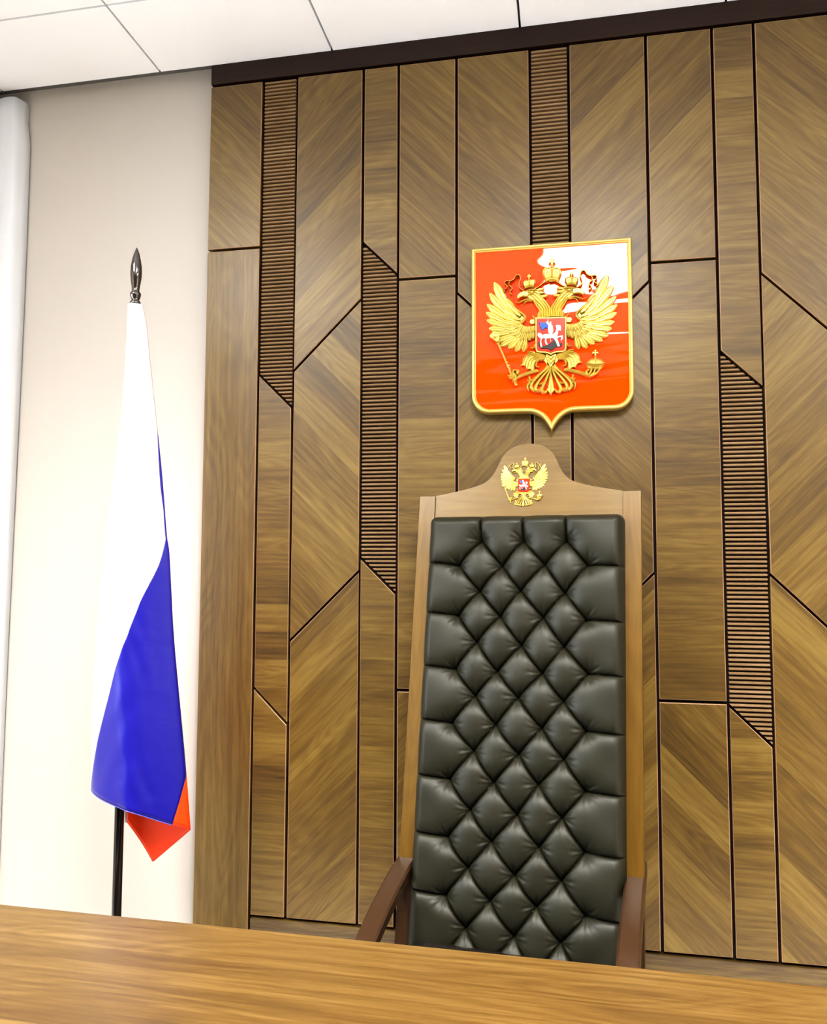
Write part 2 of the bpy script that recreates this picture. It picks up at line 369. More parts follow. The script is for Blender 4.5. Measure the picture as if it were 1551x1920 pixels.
# ------------------------------------------------------------------ relief work (eagle)
EAGLE = [["poly","wing",1,[[127.0,97.3],[103.5,73.1],[85.6,57.6],[75.3,47.6],[72.2,39.8],[75.7,30.5],[83.3,25.5],[84.3,19.2],[76.0,11.9],[60.4,8.5],[46.7,10.7],[46.3,-22.1],[61.3,-27.1],[86.0,-22.8],[105.2,-12.4],[124.5,6.4],[131.4,15.9],[137.2,44.0],[130.8,72.8]],0,5,1.2],["leaf","wing",1,[[117.0,59.4],[164.5,153.9]],27.5,0.0,7.0],["leaf","wing",1,[[122.3,50.6],[179.1,121.0]],23.2,0.2,7.4],["leaf","wing",1,[[124.9,39.0],[186.8,88.4]],21.8,0.0,7.0],["leaf","wing",1,[[127.5,27.5],[189.6,63.6]],21.1,0.2,7.4],["leaf","wing",1,[[127.3,16.2],[187.7,40.5]],20.4,0.0,7.0],["leaf","wing",1,[[124.5,6.4],[181.4,14.5]],20.4,0.2,7.4],["leaf","wing",1,[[119.0,-1.7],[174.1,-5.3]],21.1,0.0,7.0],["leaf","wing",1,[[108.0,-9.7],[163.8,-26.3]],21.8,0.2,7.4],["leaf","wing",1,[[98.4,-16.2],[147.4,-39.5]],21.8,0.0,7.0],["leaf","wing",1,[[88.8,-18.6],[124.3,-48.8]],21.1,0.2,7.4],["leaf","wing",1,[[80.6,-19.6],[102.5,-59.6]],19.7,0.0,7.0],["leaf","wing",1,[[71.0,-20.5],[80.1,-61.3]],19.0,0.2,7.4],["leaf","wing",1,[[96.4,50.7],[127.6,99.3]],18.3,4.0,10.0],["leaf","wing",1,[[94.9,35.1],[136.8,75.3]],17.6,4.2,10.4],["leaf","wing",1,[[94.8,26.5],[142.0,54.5]],16.9,4.0,10.0],["leaf","wing",1,[[93.3,19.5],[141.1,31.8]],16.9,4.2,10.4],["leaf","wing",1,[[91.9,12.5],[137.0,12.2]],16.2,4.0,10.0],["leaf","wing",1,[[89.1,8.4],[128.5,-0.9]],16.2,4.0,10.0],["leaf","wing",1,[[85.0,4.4],[116.1,-10.1]],16.2,4.2,10.4],["leaf","wing",1,[[80.8,1.8],[102.9,-20.2]],16.2,4.0,10.0],["leaf","wing",1,[[74.8,0.7],[88.1,-28.5]],15.5,4.2,10.4],["leaf","wing",1,[[67.1,1.1],[74.4,-30.6]],14.8,4.0,10.0],["leaf","wing",1,[[58.9,1.6],[61.9,-29.9]],14.8,4.2,10.4],["leaf","wing",1,[[51.2,2.0],[50.9,-25.1]],14.1,4.0,10.0],["leaf","wing",1,[[86.8,44.1],[104.8,60.2]],12.0,8.0,12.5],["leaf","wing",1,[[88.0,32.6],[108.6,41.4]],12.0,8.2,12.9],["leaf","wing",1,[[87.9,24.1],[109.8,25.1]],12.0,8.0,12.5],["leaf","wing",1,[[85.1,17.1],[105.5,10.3]],12.0,8.2,12.9],["leaf","wing",1,[[81.0,14.6],[95.8,-0.5]],12.0,8.0,12.5],["leaf","wing",1,[[74.1,10.7],[86.2,-7.1]],12.0,8.2,12.9],["leaf","wing",1,[[68.6,9.6],[75.2,-10.2]],12.0,8.0,12.5],["leaf","wing",1,[[61.8,9.4],[65.6,-10.2]],12.0,8.2,12.9],["leaf","wing",1,[[54.9,9.8],[56.1,-9.1]],12.0,8.0,12.5],["leaf","wing",1,[[48.8,10.1],[47.3,-6.4]],10.6,8.2,12.9],["tube","wing",1,[[125.6,93.1],[106.3,72.1],[87.5,56.1],[77.0,46.1],[74.1,38.6],[78.4,30.3],[85.5,24.8],[85.9,17.9],[76.8,11.0],[60.4,8.0],[45.3,9.9]],3.08,5.04,8],["poly","head",1,[[0.8,34.8],[1.1,66.4],[8.7,78.9],[18.5,92.7],[28.3,103.6],[28.4,112.2],[40.9,120.9],[63.0,121.8],[69.8,118.2],[69.7,102.4],[62.7,97.1],[47.5,88.0],[38.2,72.8],[33.6,57.3],[39.6,46.9],[40.0,32.5]],0,9,2],["tube","head",1,[[3.6,36.1],[3.3,63.4],[12.3,78.7],[24.6,96.0],[38.6,109.5],[50.5,115.7]],3.92,1.82,10],["tube","head",1,[[10.2,35.7],[9.9,61.6],[18.4,76.9],[32.3,92.7],[46.3,106.2],[58.8,113.4]],3.92,1.82,10],["tube","head",1,[[17.1,35.3],[16.2,58.3],[24.4,73.0],[37.3,86.6],[47.6,98.0],[61.5,106.9]],3.92,1.82,10],["tube","head",1,[[24.0,34.9],[22.3,55.1],[29.3,68.2],[39.4,80.7],[49.5,92.8]],3.92,1.82,10],["tube","head",1,[[31.2,34.5],[29.7,50.3],[32.0,61.1],[39.9,72.7],[47.5,86.0]],3.92,1.82,10],["tube","head",1,[[36.7,34.2],[35.2,44.3],[34.1,50.1]],3.92,1.82,10],["leaf","head",1,[[43.6,117.8],[19.6,122.8]],9.2,5.0,11.0],["leaf","head",1,[[40.3,110.6],[18.1,110.8]],9.2,5.2,11.4],["leaf","head",1,[[29.1,99.2],[8.0,101.1]],9.2,5.0,11.0],["tube","head",1,[[37.6,118.8],[52.0,120.2],[67.1,118.0],[75.3,115.2]],2.52,1.68,12],["tube","head",1,[[46.3,109.6],[56.0,109.6],[62.8,106.3]],2.52,1.4,12],["dome","head",1,[[60.2,113.9]],3.9,3.0,11,3],["poly","head",1,[[66.3,118.1],[76.7,118.9],[87.6,115.3],[95.2,108.2],[97.3,100.6],[94.0,94.0],[88.0,99.5],[79.3,102.6],[69.6,100.9],[62.2,102.3],[61.5,111.5]],4,12,2.2],["tube","head",1,[[47.5,88.9],[58.5,93.3],[70.9,94.3],[83.2,89.5],[92.8,85.7],[101.8,88.9]],3.36,1.12,7],["tube","head",1,[[53.0,89.1],[64.0,90.7],[73.6,87.2],[77.9,78.9]],3.08,0.84,6],["tube","head",1,[[37.8,34.1],[46.9,37.3],[51.7,46.2]],4.48,1.4,7],["poly","head",1,[[45.5,35.1],[58.7,34.3],[62.5,26.7],[57.7,18.7],[45.4,19.4]],0,6,1.5],["poly","crown",0,[[-13.7,141.7],[-16.9,154.5],[-22.3,168.1],[-21.6,178.4],[-15.6,185.4],[-5.7,186.9],[2.5,184.9],[5.3,191.3],[7.9,184.5],[16.1,185.4],[25.9,182.5],[31.8,174.7],[32.2,164.4],[26.7,151.5],[23.3,139.2],[4.9,145.6]],0,9,1.8],["tube","crown",0,[[-11.5,149.7],[-17.9,167.8],[-14.5,179.4],[-2.5,181.5],[2.9,171.6],[1.1,153.2]],1.68,1.68,9.5],["tube","crown",0,[[-7.1,151.6],[-10.2,167.3],[-5.8,174.4]],1.35,1.35,9.5],["tube","crown",0,[[-2.2,152.7],[-4.3,163.9],[-2.0,171.2]],1.35,1.35,9.5],["tube","crown",0,[[21.2,147.5],[27.9,164.7],[24.7,176.7],[12.8,180.5],[7.3,171.3],[8.7,152.7]],1.68,1.68,9.5],["tube","crown",0,[[16.9,150.0],[20.3,165.2],[16.0,172.9]],1.35,1.35,9.5],["tube","crown",0,[[12.0,151.8],[14.3,162.7],[12.2,170.2]],1.35,1.35,9.5],["tube","crown",0,[[4.9,153.0],[5.2,185.4]],1.68,1.68,9.8],["tube","crown",0,[[-14.8,143.2],[-5.0,147.4],[4.9,148.2],[14.7,146.1],[24.4,140.6]],2.86,2.86,9],["tube","crown",0,[[-14.8,150.6],[-4.9,153.6],[4.9,154.1],[14.7,152.3],[24.5,148.0]],1.68,1.68,9],["dome","crown",0,[[5.3,189.9]],4.8,4.0,6,4],["poly","crown",0,[[3.8,202.5],[7.0,202.3],[10.1,192.9],[0.5,193.5]],3,8,0.6],["poly","crown",0,[[7.0,202.3],[3.8,202.5],[0.7,212.0],[10.3,211.3]],3,8,0.6],["poly","crown",0,[[5.4,200.8],[5.4,204.1],[14.3,206.8],[14.2,196.8]],3,8,0.6],["poly","crown",0,[[5.4,204.1],[5.4,200.8],[-3.5,198.1],[-3.5,208.1]],3,8,0.6],["poly","crown",1,[[48.0,127.5],[45.8,135.0],[42.0,143.0],[42.4,149.0],[46.7,153.0],[53.7,153.9],[59.5,152.6],[61.4,156.4],[63.3,152.4],[69.1,152.8],[76.0,151.1],[80.2,146.5],[80.5,140.4],[76.6,132.9],[74.2,125.8],[61.2,129.6]],0,9,1.8],["tube","crown",1,[[49.6,132.1],[45.1,142.8],[47.5,149.5],[56.0,150.7],[59.8,144.8],[58.5,134.1]],1.2,1.2,9.5],["tube","crown",1,[[52.7,133.2],[50.5,142.4],[53.6,146.5]],0.96,0.96,9.5],["tube","crown",1,[[56.2,133.8],[54.7,140.4],[56.3,144.6]],0.96,0.96,9.5],["tube","crown",1,[[72.7,130.6],[77.5,140.6],[75.2,147.7],[66.8,150.0],[62.9,144.6],[63.9,133.8]],1.2,1.2,9.5],["tube","crown",1,[[69.7,132.1],[72.1,141.0],[69.0,145.5]],0.96,0.96,9.5],["tube","crown",1,[[66.2,133.2],[67.8,139.5],[66.3,144.0]],0.96,0.96,9.5],["tube","crown",1,[[61.2,133.9],[61.4,152.9]],1.2,1.2,9.8],["tube","crown",1,[[47.2,128.4],[54.2,130.7],[61.2,131.1],[68.1,129.8],[75.0,126.6]],2.05,2.05,9],["tube","crown",1,[[47.3,132.7],[54.3,134.4],[61.2,134.6],[68.1,133.5],[75.0,130.9]],1.2,1.2,9],["dome","crown",1,[[61.4,155.5]],3.4,2.8,6,4],["poly","crown",1,[[60.6,162.9],[62.4,162.8],[64.2,157.3],[58.7,157.6]],3,8,0.6],["poly","crown",1,[[62.4,162.8],[60.6,162.9],[58.8,168.4],[64.4,168.1]],3,8,0.6],["poly","crown",1,[[61.5,161.9],[61.5,163.8],[66.7,165.4],[66.6,159.6]],3,8,0.6],["poly","crown",1,[[61.5,163.8],[61.5,161.9],[56.3,160.3],[56.4,166.1]],3,8,0.6],["strip","ribbon",1,[[12.3,144.1],[24.5,136.9],[36.0,128.1],[46.5,124.0]],2,9,2.2399999999999998],["strip","ribbon",1,[[77.3,120.5],[86.4,125.7],[91.2,134.0],[89.4,144.1],[86.2,155.3],[88.2,164.9],[94.3,169.1],[100.6,165.8],[105.1,157.4],[115.5,151.6],[125.0,152.6],[131.3,150.5],[132.3,143.5],[126.2,136.5],[128.8,129.5],[134.8,126.8],[131.9,119.0]],2,10,2.2399999999999998],["strip","ribbon",1,[[118.2,150.8],[120.8,142.0],[115.2,135.2],[111.1,129.8],[114.5,123.0],[117.8,117.9],[110.8,110.6]],2,9,2.2399999999999998],["strip","ribbon",0,[[-2.7,143.1],[12.3,144.1]],2,9,3.08],["poly","inner_shield_rim",0,[[-43.8,35.4],[45.5,33.5],[44.5,-58.9],[40.6,-68.1],[33.4,-70.6],[16.9,-70.9],[7.2,-73.3],[-0.5,-77.5],[-8.5,-72.6],[-17.6,-70.1],[-35.7,-68.4],[-41.8,-65.5],[-44.5,-57.3]],0,13,0.8],["poly","inner_shield_field",0,[[-40.4,31.8],[42.5,30.2],[41.5,-57.9],[38.2,-65.2],[32.1,-67.1],[16.4,-67.5],[6.4,-69.9],[-0.5,-73.5],[-7.4,-69.2],[-17.6,-67.0],[-34.2,-65.3],[-39.0,-62.5],[-41.1,-56.7]],12,13.6,0.3],["poly","cape",0,[[-34.4,20.5],[-23.8,18.2],[-12.7,17.0],[-8.3,9.6],[-8.7,0.1],[-15.1,2.8],[-21.2,-4.4],[-26.8,-1.8],[-27.3,4.0],[-31.7,7.1],[-30.5,13.7]],13.5,16,0.5],["poly","dragon",0,[[-35.0,-50.1],[-36.0,-40.6],[-32.1,-35.9],[-28.8,-42.4],[-27.2,-50.5],[-10.5,-50.5],[-2.7,-43.7],[6.2,-39.0],[9.0,-29.5],[12.8,-38.8],[17.1,-48.1],[31.0,-43.4],[32.8,-50.7],[25.3,-56.5],[12.1,-56.5],[6.5,-62.7],[0.4,-65.6],[-10.6,-58.7],[-27.2,-58.5]],13.5,15.5,0.6],["poly","horse_and_rider",0,[[-38.0,-16.7],[-37.2,-12.7],[-31.0,-11.9],[-26.3,-15.0],[-24.1,-18.5],[-13.0,-15.7],[3.6,-18.9],[13.6,-12.0],[16.5,-1.8],[14.4,6.9],[19.1,8.9],[28.2,7.3],[30.3,-0.3],[28.6,-8.8],[22.5,-7.9],[20.7,-17.8],[18.5,-24.8],[33.4,-22.2],[35.5,-30.0],[30.5,-38.6],[28.3,-36.7],[30.6,-28.3],[23.4,-27.9],[19.0,-32.0],[22.2,-42.1],[26.4,-54.9],[19.3,-55.1],[14.5,-40.6],[7.6,-30.5],[-3.4,-29.9],[-12.6,-30.6],[-12.6,-37.5],[-8.3,-48.6],[-13.8,-47.7],[-17.6,-37.2],[-15.3,-29.3],[-23.7,-28.3],[-27.6,-36.7],[-23.9,-54.7],[-28.9,-55.0],[-31.6,-42.2],[-28.7,-28.6],[-33.1,-25.0],[-36.4,-21.9]],13.5,16.5,0.7],["poly","horse_and_rider",0,[[-6.6,11.5],[1.1,12.8],[6.0,5.9],[7.6,-8.5],[5.0,-16.1],[2.1,-29.7],[-1.5,-30.0],[-1.9,-16.6],[-6.3,-15.5],[-7.9,-0.5]],16,18.5,0.7],["poly","horse_and_rider",0,[[-13.3,17.6],[-8.8,21.4],[-3.9,11.3],[-6.7,7.5]],16,18,0.5],["dome","horse_and_rider",0,[[-0.5,15.4]],3.9,4.2,15,4],["tube","horse_and_rider",0,[[-7.6,26.5],[-5.6,8.0],[0.1,-41.0]],0.7,0.7,18.5],["poly","breast",0,[[-16.3,-73.0],[-10.7,-71.3],[-0.5,-78.6],[10.0,-72.3],[16.9,-73.8],[14.0,-84.5],[8.9,-98.5],[-0.9,-115.1],[-10.1,-97.6],[-14.7,-83.1]],0,8,1.6],["tube","breast",0,[[-9.4,-77.7],[-0.6,-88.1],[8.6,-78.5]],2.24,2.24,8.5],["tube","breast",0,[[-9.5,-89.1],[-0.7,-99.4],[8.5,-89.9]],2.24,2.24,8.5],["poly","thigh",1,[[15.5,-74.6],[33.5,-66.9],[55.5,-64.3],[71.8,-70.8],[81.2,-82.0],[83.8,-96.3],[87.2,-103.0],[75.5,-103.0],[69.9,-115.5],[60.9,-113.6],[52.1,-120.9],[46.7,-115.8],[48.2,-101.7],[42.8,-91.5],[33.3,-86.8],[22.2,-90.6],[16.7,-96.0],[12.7,-104.3],[9.8,-97.1],[12.7,-84.4]],0,6,1.5],["tube","thigh",1,[[16.9,-77.5],[36.2,-69.9],[58.2,-68.1],[74.4,-78.9],[79.7,-93.3],[87.2,-103.0]],3.08,1.54,7],["tube","thigh",1,[[16.8,-80.3],[36.2,-73.6],[55.4,-72.8],[67.6,-81.9],[72.9,-95.8],[76.3,-105.0]],3.08,1.54,7],["tube","thigh",1,[[16.8,-83.2],[36.1,-77.6],[51.2,-79.2],[62.0,-88.2],[66.0,-101.1],[68.6,-116.0]],3.08,1.54,7],["tube","thigh",1,[[18.1,-86.1],[36.1,-81.6],[48.4,-84.7],[55.1,-93.5],[57.7,-106.4],[59.8,-115.6]],3.08,1.54,7],["tube","thigh",1,[[20.9,-88.2],[34.7,-85.5],[44.2,-91.0],[49.0,-100.3],[50.0,-111.7],[52.7,-120.9]],3.08,1.54,7],["tube","thigh",1,[[26.4,-88.5],[36.0,-88.9],[42.2,-97.2],[42.7,-107.1],[33.6,-109.6]],3.08,1.54,7],["tube","thigh",1,[[46.1,-43.4],[48.7,-52.0],[58.4,-50.2]],3.08,1.54,7],["tube","thigh",1,[[44.4,-70.3],[51.4,-63.5],[67.8,-63.8]],3.08,1.54,7],["tube","leg",1,[[39.8,-120.3],[57.6,-123.4],[82.0,-130.7],[98.3,-137.1],[109.0,-142.6]],5.32,5.88,5],["dome","leg",1,[[42.5,-120.5]],7.5,5.4,3,7],["dome","orb",0,[[125.7,-108.4]],25.5,20.2,0,12],["tube","orb",0,[[100.3,-106.1],[112.2,-108.9],[125.7,-110.4],[139.2,-109.9],[151.1,-107.3]],2.24,2.24,13],["tube","orb",0,[[101.3,-111.2],[112.1,-114.0],[125.6,-115.5],[139.1,-114.9],[149.9,-112.3]],1.68,1.68,12.5],["tube","orb",0,[[125.7,-86.4],[125.8,-98.3],[125.7,-109.5]],2.24,2.24,12.5],["poly","orb",0,[[124.6,-75.6],[127.1,-75.8],[129.4,-84.3],[122.1,-84.0]],3,9,0.8],["poly","orb",0,[[127.1,-75.8],[124.6,-75.6],[122.3,-67.1],[129.6,-67.4]],3,9,0.8],["poly","orb",0,[[125.8,-77.0],[125.9,-74.4],[134.0,-72.3],[133.9,-79.9]],3,9,0.8],["poly","orb",0,[[125.9,-74.4],[125.8,-77.0],[117.7,-79.1],[117.8,-71.5]],3,9,0.8],["tube","leg",0,[[98.3,-137.1],[110.4,-144.1],[121.3,-133.3],[125.5,-120.8]],4.48,2.24,11],["tube","leg",0,[[106.3,-141.1],[111.9,-131.5],[114.7,-122.6]],4.48,2.24,11],["tube","leg",0,[[111.7,-142.7],[129.4,-135.0],[136.3,-124.1]],4.48,2.24,11],["tube","leg",0,[[103.6,-139.5],[99.7,-130.9],[107.9,-124.2]],4.48,2.24,11],["tube","scepter",0,[[-152.0,-36.1],[-133.8,-80.3],[-117.1,-121.3],[-101.9,-159.2]],2.8,3.64,6],["poly","scepter",0,[[-173.7,-6.0],[-167.5,0.7],[-157.5,0.7],[-150.4,-5.8],[-147.1,-19.0],[-150.5,-30.4],[-156.8,-32.9],[-164.7,-26.2],[-175.5,-17.5],[-177.8,-11.0]],9,16,2.4],["dome","scepter",0,[[-162.4,-13.8]],12.0,10.5,14,4],["dome","scepter",0,[[-153.4,-33.1]],5.4,4.3,3,7],["dome","scepter",0,[[-128.8,-91.5]],5.4,4.3,3,7],["dome","scepter",0,[[-123.8,-102.4]],6.3,5.0,3,7],["dome","scepter",0,[[-120.4,-110.3]],5.1,4.1,3,7],["dome","scepter",0,[[-105.5,-147.6]],7.5,6.0,3,7],["dome","scepter",0,[[-101.1,-158.7]],5.4,4.3,3,7],["dome","scepter",0,[[-146.4,-46.5]],4.5,3.6,3,7],["tube","leg",0,[[-101.7,-133.5],[-108.7,-126.0],[-108.1,-114.6]],5.04,2.52,9],["tube","leg",0,[[-98.9,-133.6],[-117.2,-132.8],[-125.6,-132.4]],5.04,2.52,9],["tube","leg",0,[[-99.0,-136.5],[-114.4,-140.1],[-121.4,-136.9]],5.04,2.52,9],["tube","leg",0,[[-100.3,-127.8],[-94.6,-119.5],[-107.3,-116.0]],5.04,2.52,9],["tube","leg",0,[[-103.2,-136.3],[-102.7,-144.9],[-110.3,-150.3]],5.04,2.52,9],["poly","tail",0,[[-0.8,-111.7],[3.0,-138.0],[6.4,-160.9],[8.2,-173.7],[13.1,-176.7],[7.0,-183.5],[2.6,-187.6],[-1.6,-196.2],[-5.7,-187.3],[-10.0,-182.9],[-15.0,-175.6],[-10.5,-172.9],[-8.2,-160.3],[-4.7,-137.7]],0,9,2],["tube","tail",0,[[-0.9,-115.1],[-1.2,-154.9],[-1.6,-191.7]],1.4,1.4,9],["tube","tail",1,[[1.3,-115.2],[9.4,-134.0],[17.5,-152.8],[23.7,-165.8],[28.2,-177.3]],3.36,5.88,5],["tube","tail",1,[[28.2,-177.3],[22.7,-184.2],[14.5,-182.4],[10.9,-176.6]],6.44,2.8,5],["tube","tail",1,[[2.2,-111.8],[16.4,-127.2],[30.0,-143.4],[39.4,-156.6],[44.7,-169.5],[40.5,-178.7]],3.08,5.6,5],["tube","tail",1,[[40.5,-178.7],[32.9,-179.5],[29.1,-173.1]],6.16,2.8,5],["tube","tail",1,[[3.3,-108.2],[19.2,-119.4],[35.5,-133.7],[49.1,-147.9],[57.1,-160.1],[55.6,-172.8],[47.4,-178.1]],3.08,5.88,5],["tube","tail",1,[[47.4,-178.1],[40.5,-178.7],[34.6,-174.7]],5.6,3.5,5],["tube","tail",1,[[9.7,-104.2],[16.5,-114.5],[27.4,-124.9],[43.7,-138.4],[54.6,-145.9],[61.4,-143.4],[62.3,-135.5]],3.36,2.8,5],["tube","tail",1,[[55.9,-146.0],[64.1,-149.7],[68.8,-145.1]],4.2,1.4,5],["tube","tail",1,[[58.6,-154.5],[66.7,-159.1],[68.0,-169.0],[63.8,-178.7]],4.9,1.4,5],["tube","tail",1,[[57.2,-157.3],[60.3,-168.7],[55.6,-175.6]],4.2,2.1,5],["tube","tail",1,[[24.3,-155.9],[31.2,-159.6],[39.4,-156.6],[38.1,-151.4]],2.52,2.1,5],["tube","tail",1,[[-14.0,-71.1],[-10.9,-97.5]],0.7,0.7,5]]
def relief_set(mbs, tr, sc, rim=True, flat=1.):
    """adds the relief to the builders in mbs[part]; tr(u, v, h) gives the point (all in mm before sc)."""
    def get(p):
        if p not in mbs: mbs[p] = MB()
        return mbs[p]
    def poly(mb, P, h0, h1, bev):
        if area(P) < 0: P = P[::-1]
        # densify
        Q = []
        for i in range(len(P)):
            a, b = P[i], P[(i+1) % len(P)]; Q.append(a)
            if math.hypot(b[0]-a[0], b[1]-a[1]) > 12: Q.append(((a[0]+b[0])/2, (a[1]+b[1])/2))
        P = Q; n = len(P); p1 = offset(P, bev*.35); p2 = offset(P, bev)
        rows = [[tr(u, v, h0) for u, v in P], [tr(u, v, h0+(h1-h0)*.55) for u, v in P], [tr(u, v, h0+(h1-h0)*.88) for u, v in p1], [tr(u, v, h1) for u, v in p2]]
        mb.grid(rows, 0, True); mb.add(rows[-1], [tuple(range(n))])
    def leaf(mb, b, t, w, h0, h1):
        dx, dy = t[0]-b[0], t[1]-b[1]; l = math.hypot(dx, dy) or 1; nx, ny = -dy/l, dx/l; rows = []
        K = 10
        for i in range(K+1):
            s = 1-(1-i/K)**1.35; f = (.6 + .4*math.sin(min(1, s/.68)*PI/2)) * (1 if s < .68 else math.sqrt(max(0, 1-((s-.68)/.32)**1.55)))
            f = max(f, .02); hw_ = w*.5*f; cx, cy = b[0]+dx*s, b[1]+dy*s; H = h0+(h1-h0)*(1-.35*s*s)
            rows.append([tr(cx+nx*hw_*k, cy+ny*hw_*k, hh_) for k, hh_ in ((-1, h0-1.5), (-.96, h0+(H-h0)*.55), (-.55, H), (-.10, H-.1), (0, H-1.3), (.10, H-.1), (.55, H), (.96, h0+(H-h0)*.55), (1, h0-1.5))])
        mb.grid(rows)
    def tube(mb, P, r0, r1, z):
        P = smooth_path(P, 5); n = len(P)
        pts = [(p[0], p[1]) for p in P]; rows = []
        for i in range(n):
            a, b = pts[max(i-1, 0)], pts[min(i+1, n-1)]; dx, dy = b[0]-a[0], b[1]-a[1]; l = math.hypot(dx, dy) or 1; nx, ny = -dy/l, dx/l
            r = r0 + (r1-r0)*i/(n-1)
            rows.append([tr(pts[i][0]+nx*r*k, pts[i][1]+ny*r*k, hh_) for k, hh_ in ((-1, max(z-3*r, .1)), (-1, z-.2*r), (-.7, z+.6*r), (0, z+r), (.7, z+.6*r), (1, z-.2*r), (1, max(z-3*r, .1)))])
        mb.grid(rows); k = len(rows[0])
        for rw in (rows[0], rows[-1]): mb.add(rw, [tuple(range(k))])
    def strip(mb, P, z0, z1, th):
        P = smooth_path(P, 5); n = len(P); rows = []
        for i in range(n):
            a, b = P[max(i-1, 0)], P[min(i+1, n-1)]; dx, dy = b[0]-a[0], b[1]-a[1]; l = math.hypot(dx, dy) or 1; nx, ny = -dy/l*th/2, dx/l*th/2
            rows.append([tr(P[i][0]+nx*k, P[i][1]+ny*k, h) for k, h in ((-1, z0), (-1, z1), (1, z1), (1, z0))])
        mb.grid(rows, 0, True)
        for rw in (rows[0], rows[-1]): mb.add(rw, [(0, 1, 2, 3)])
    def dome(mb, c, rx, ry, z, h):
        rows = []
        for i in range(9):
            a = i/8*PI/2; rows.append([tr(c[0]+rx*math.cos(a)*math.cos(2*PI*j/20), c[1]+ry*math.cos(a)*math.sin(2*PI*j/20), z*(0 if i == 0 and z > 0 else 1) + h*math.sin(a)) for j in range(20)])
        mb.grid(rows, 0, True)
    for kind, part, mir, pts, *a in EAGLE:
        if part == 'inner_shield_rim' and not rim: part = 'inner_shield_field'
        for sgn in ((1, -1) if mir else (1,)):
            P = [(p[0]*sgn, p[1]) for p in pts]
            nm = part if (sgn == 1 or part not in ('wing', 'crown', 'leg', 'head', 'thigh')) else part + '#2'
            if part == 'ribbon': nm = 'ribbon#%d_%d' % (int(P[0][0]), sgn)
            if part == 'crown' and not mir: nm = 'crown#3'
            if part in ('leg',) and not mir: nm = 'leg' if P[0][0] > 0 else 'leg#2'
            mb = get(nm)
            if kind == 'poly': poly(mb, P, *a)
            elif kind == 'leaf': leaf(mb, P[0], P[1], *a)
            elif kind == 'tube': tube(mb, P, *a)
            elif kind == 'strip': strip(mb, P, *a)
            elif kind == 'dome': dome(mb, P[0], *a)

# ------------------------------------------------------------------ the emblem on the wall
em = empty('wall_emblem', (-.0385, -.002, 2.0), kind='thing', label='large red shield emblem with gold double-headed eagle hanging on the panelling', category='emblem')
def shield_outline(d=0.):
    P = [(-233, 261), (-233, -170)]
    cx, cy, r = -178, -184, 55
    P += [(cx - r*math.cos(a), cy - r*math.sin(a)*1.02) for a in [PI/2*i/12 for i in range(1, 13)]]
    P += smooth_path([(-120, -240), (-70, -240.5), (-50, -243.5), (-29, -255), (-13, -274), (0, -297)], 5)
    Q = [(-x, y) for x, y in P if x < -.5][::-1]
    P = P + Q
    if area(P) < 0: P = P[::-1]
    out = []
    for p in P:
        if not out or math.hypot(p[0]-out[-1][0], p[1]-out[-1][1]) > 1.5: out.append(p)
    return out
so = shield_outline()
eb = MB()
def e3(u, v, h): return (u/1000, -h/1000 - .0, v/1000)
inn = offset(so, 7, .2); n = len(so)
rows = [[e3(*p, 3) for p in inn], [e3(*p, 27) for p in inn]]
eb.grid(rows, 0, True); eb.add(rows[1], [tuple(range(n))]); eb.add(rows[0], [tuple(range(n))])
eb.build('red_board', M['red'], em)
fm = MB(); prof = [(0, 2), (0, 26), (1.0, 31), (3.5, 34), (6.5, 34.5), (8.5, 33), (9.5, 30), (10.2, 29.5), (11.0, 30.2), (12.0, 30.2), (12.8, 29), (13, 26.8)]
tip_i = max(range(len(so)), key=lambda i: -so[i][1])
def inset_shield(d):
    Q = offset(so, d, .2); tz = Q[tip_i]
    return [((0., tz[1]) if (a[0]*b[0] <= 0 and abs(a[0]) < 60 and a[1] < -200) or (a[1] < -230 and abs(a[0]) < 25 and b[1] < tz[1]) else b) for a, b in zip(so, Q)]
fm.grid([[e3(*p, h) for p in inset_shield(d)] for d, h in prof], 0, True)
fm.build('gold_frame', M['gold_frame'], em, smooth=True, angle=50)
# standoffs between the wall and the board
mbs = {}
relief_set(mbs, lambda u, v, h: (u/1000, -(27.2 + h*1.4)/1000, v/1000), 1)
PM = {'ribbon': 'bronze', 'inner_shield_field': 'red2', 'cape': 'blue_en', 'dragon': 'black_en', 'horse_and_rider': 'white_en'}
inner = None
order = sorted(mbs, key=lambda k: (k != 'inner_shield_rim', k))
for k in order:
    base = k.split('#')[0]; par = em
    if base in ('inner_shield_field', 'cape', 'dragon', 'horse_and_rider'): par = inner
    nm = 'inner_shield' if base == 'inner_shield_rim' else ('shield_field' if base == 'inner_shield_field' else base)
    ob = mbs[k].build(nm, M[PM.get(base, 'gold')], par, smooth=True, angle=38)
    if base == 'inner_shield_rim': inner = ob

# ------------------------------------------------------------------ the throne chair
PSI, TAU = R(7.30), R(10.345)
OX, OY, OZ = -.1150, -.2357, 1.3810
ch = empty('throne_chair', (OX, OY, 0), -PSI, kind='thing', label='tall wooden throne chair with dark tufted leather back and gold eagle crest', category='chair')
ct_, st_ = math.cos(TAU), math.sin(TAU)
def C3(s, t, n=0.):      # s across, t down the back, n out of the back -> chair coordinates
    return (s, -(st_*t + ct_*n), OZ - ct_*t + st_*n)
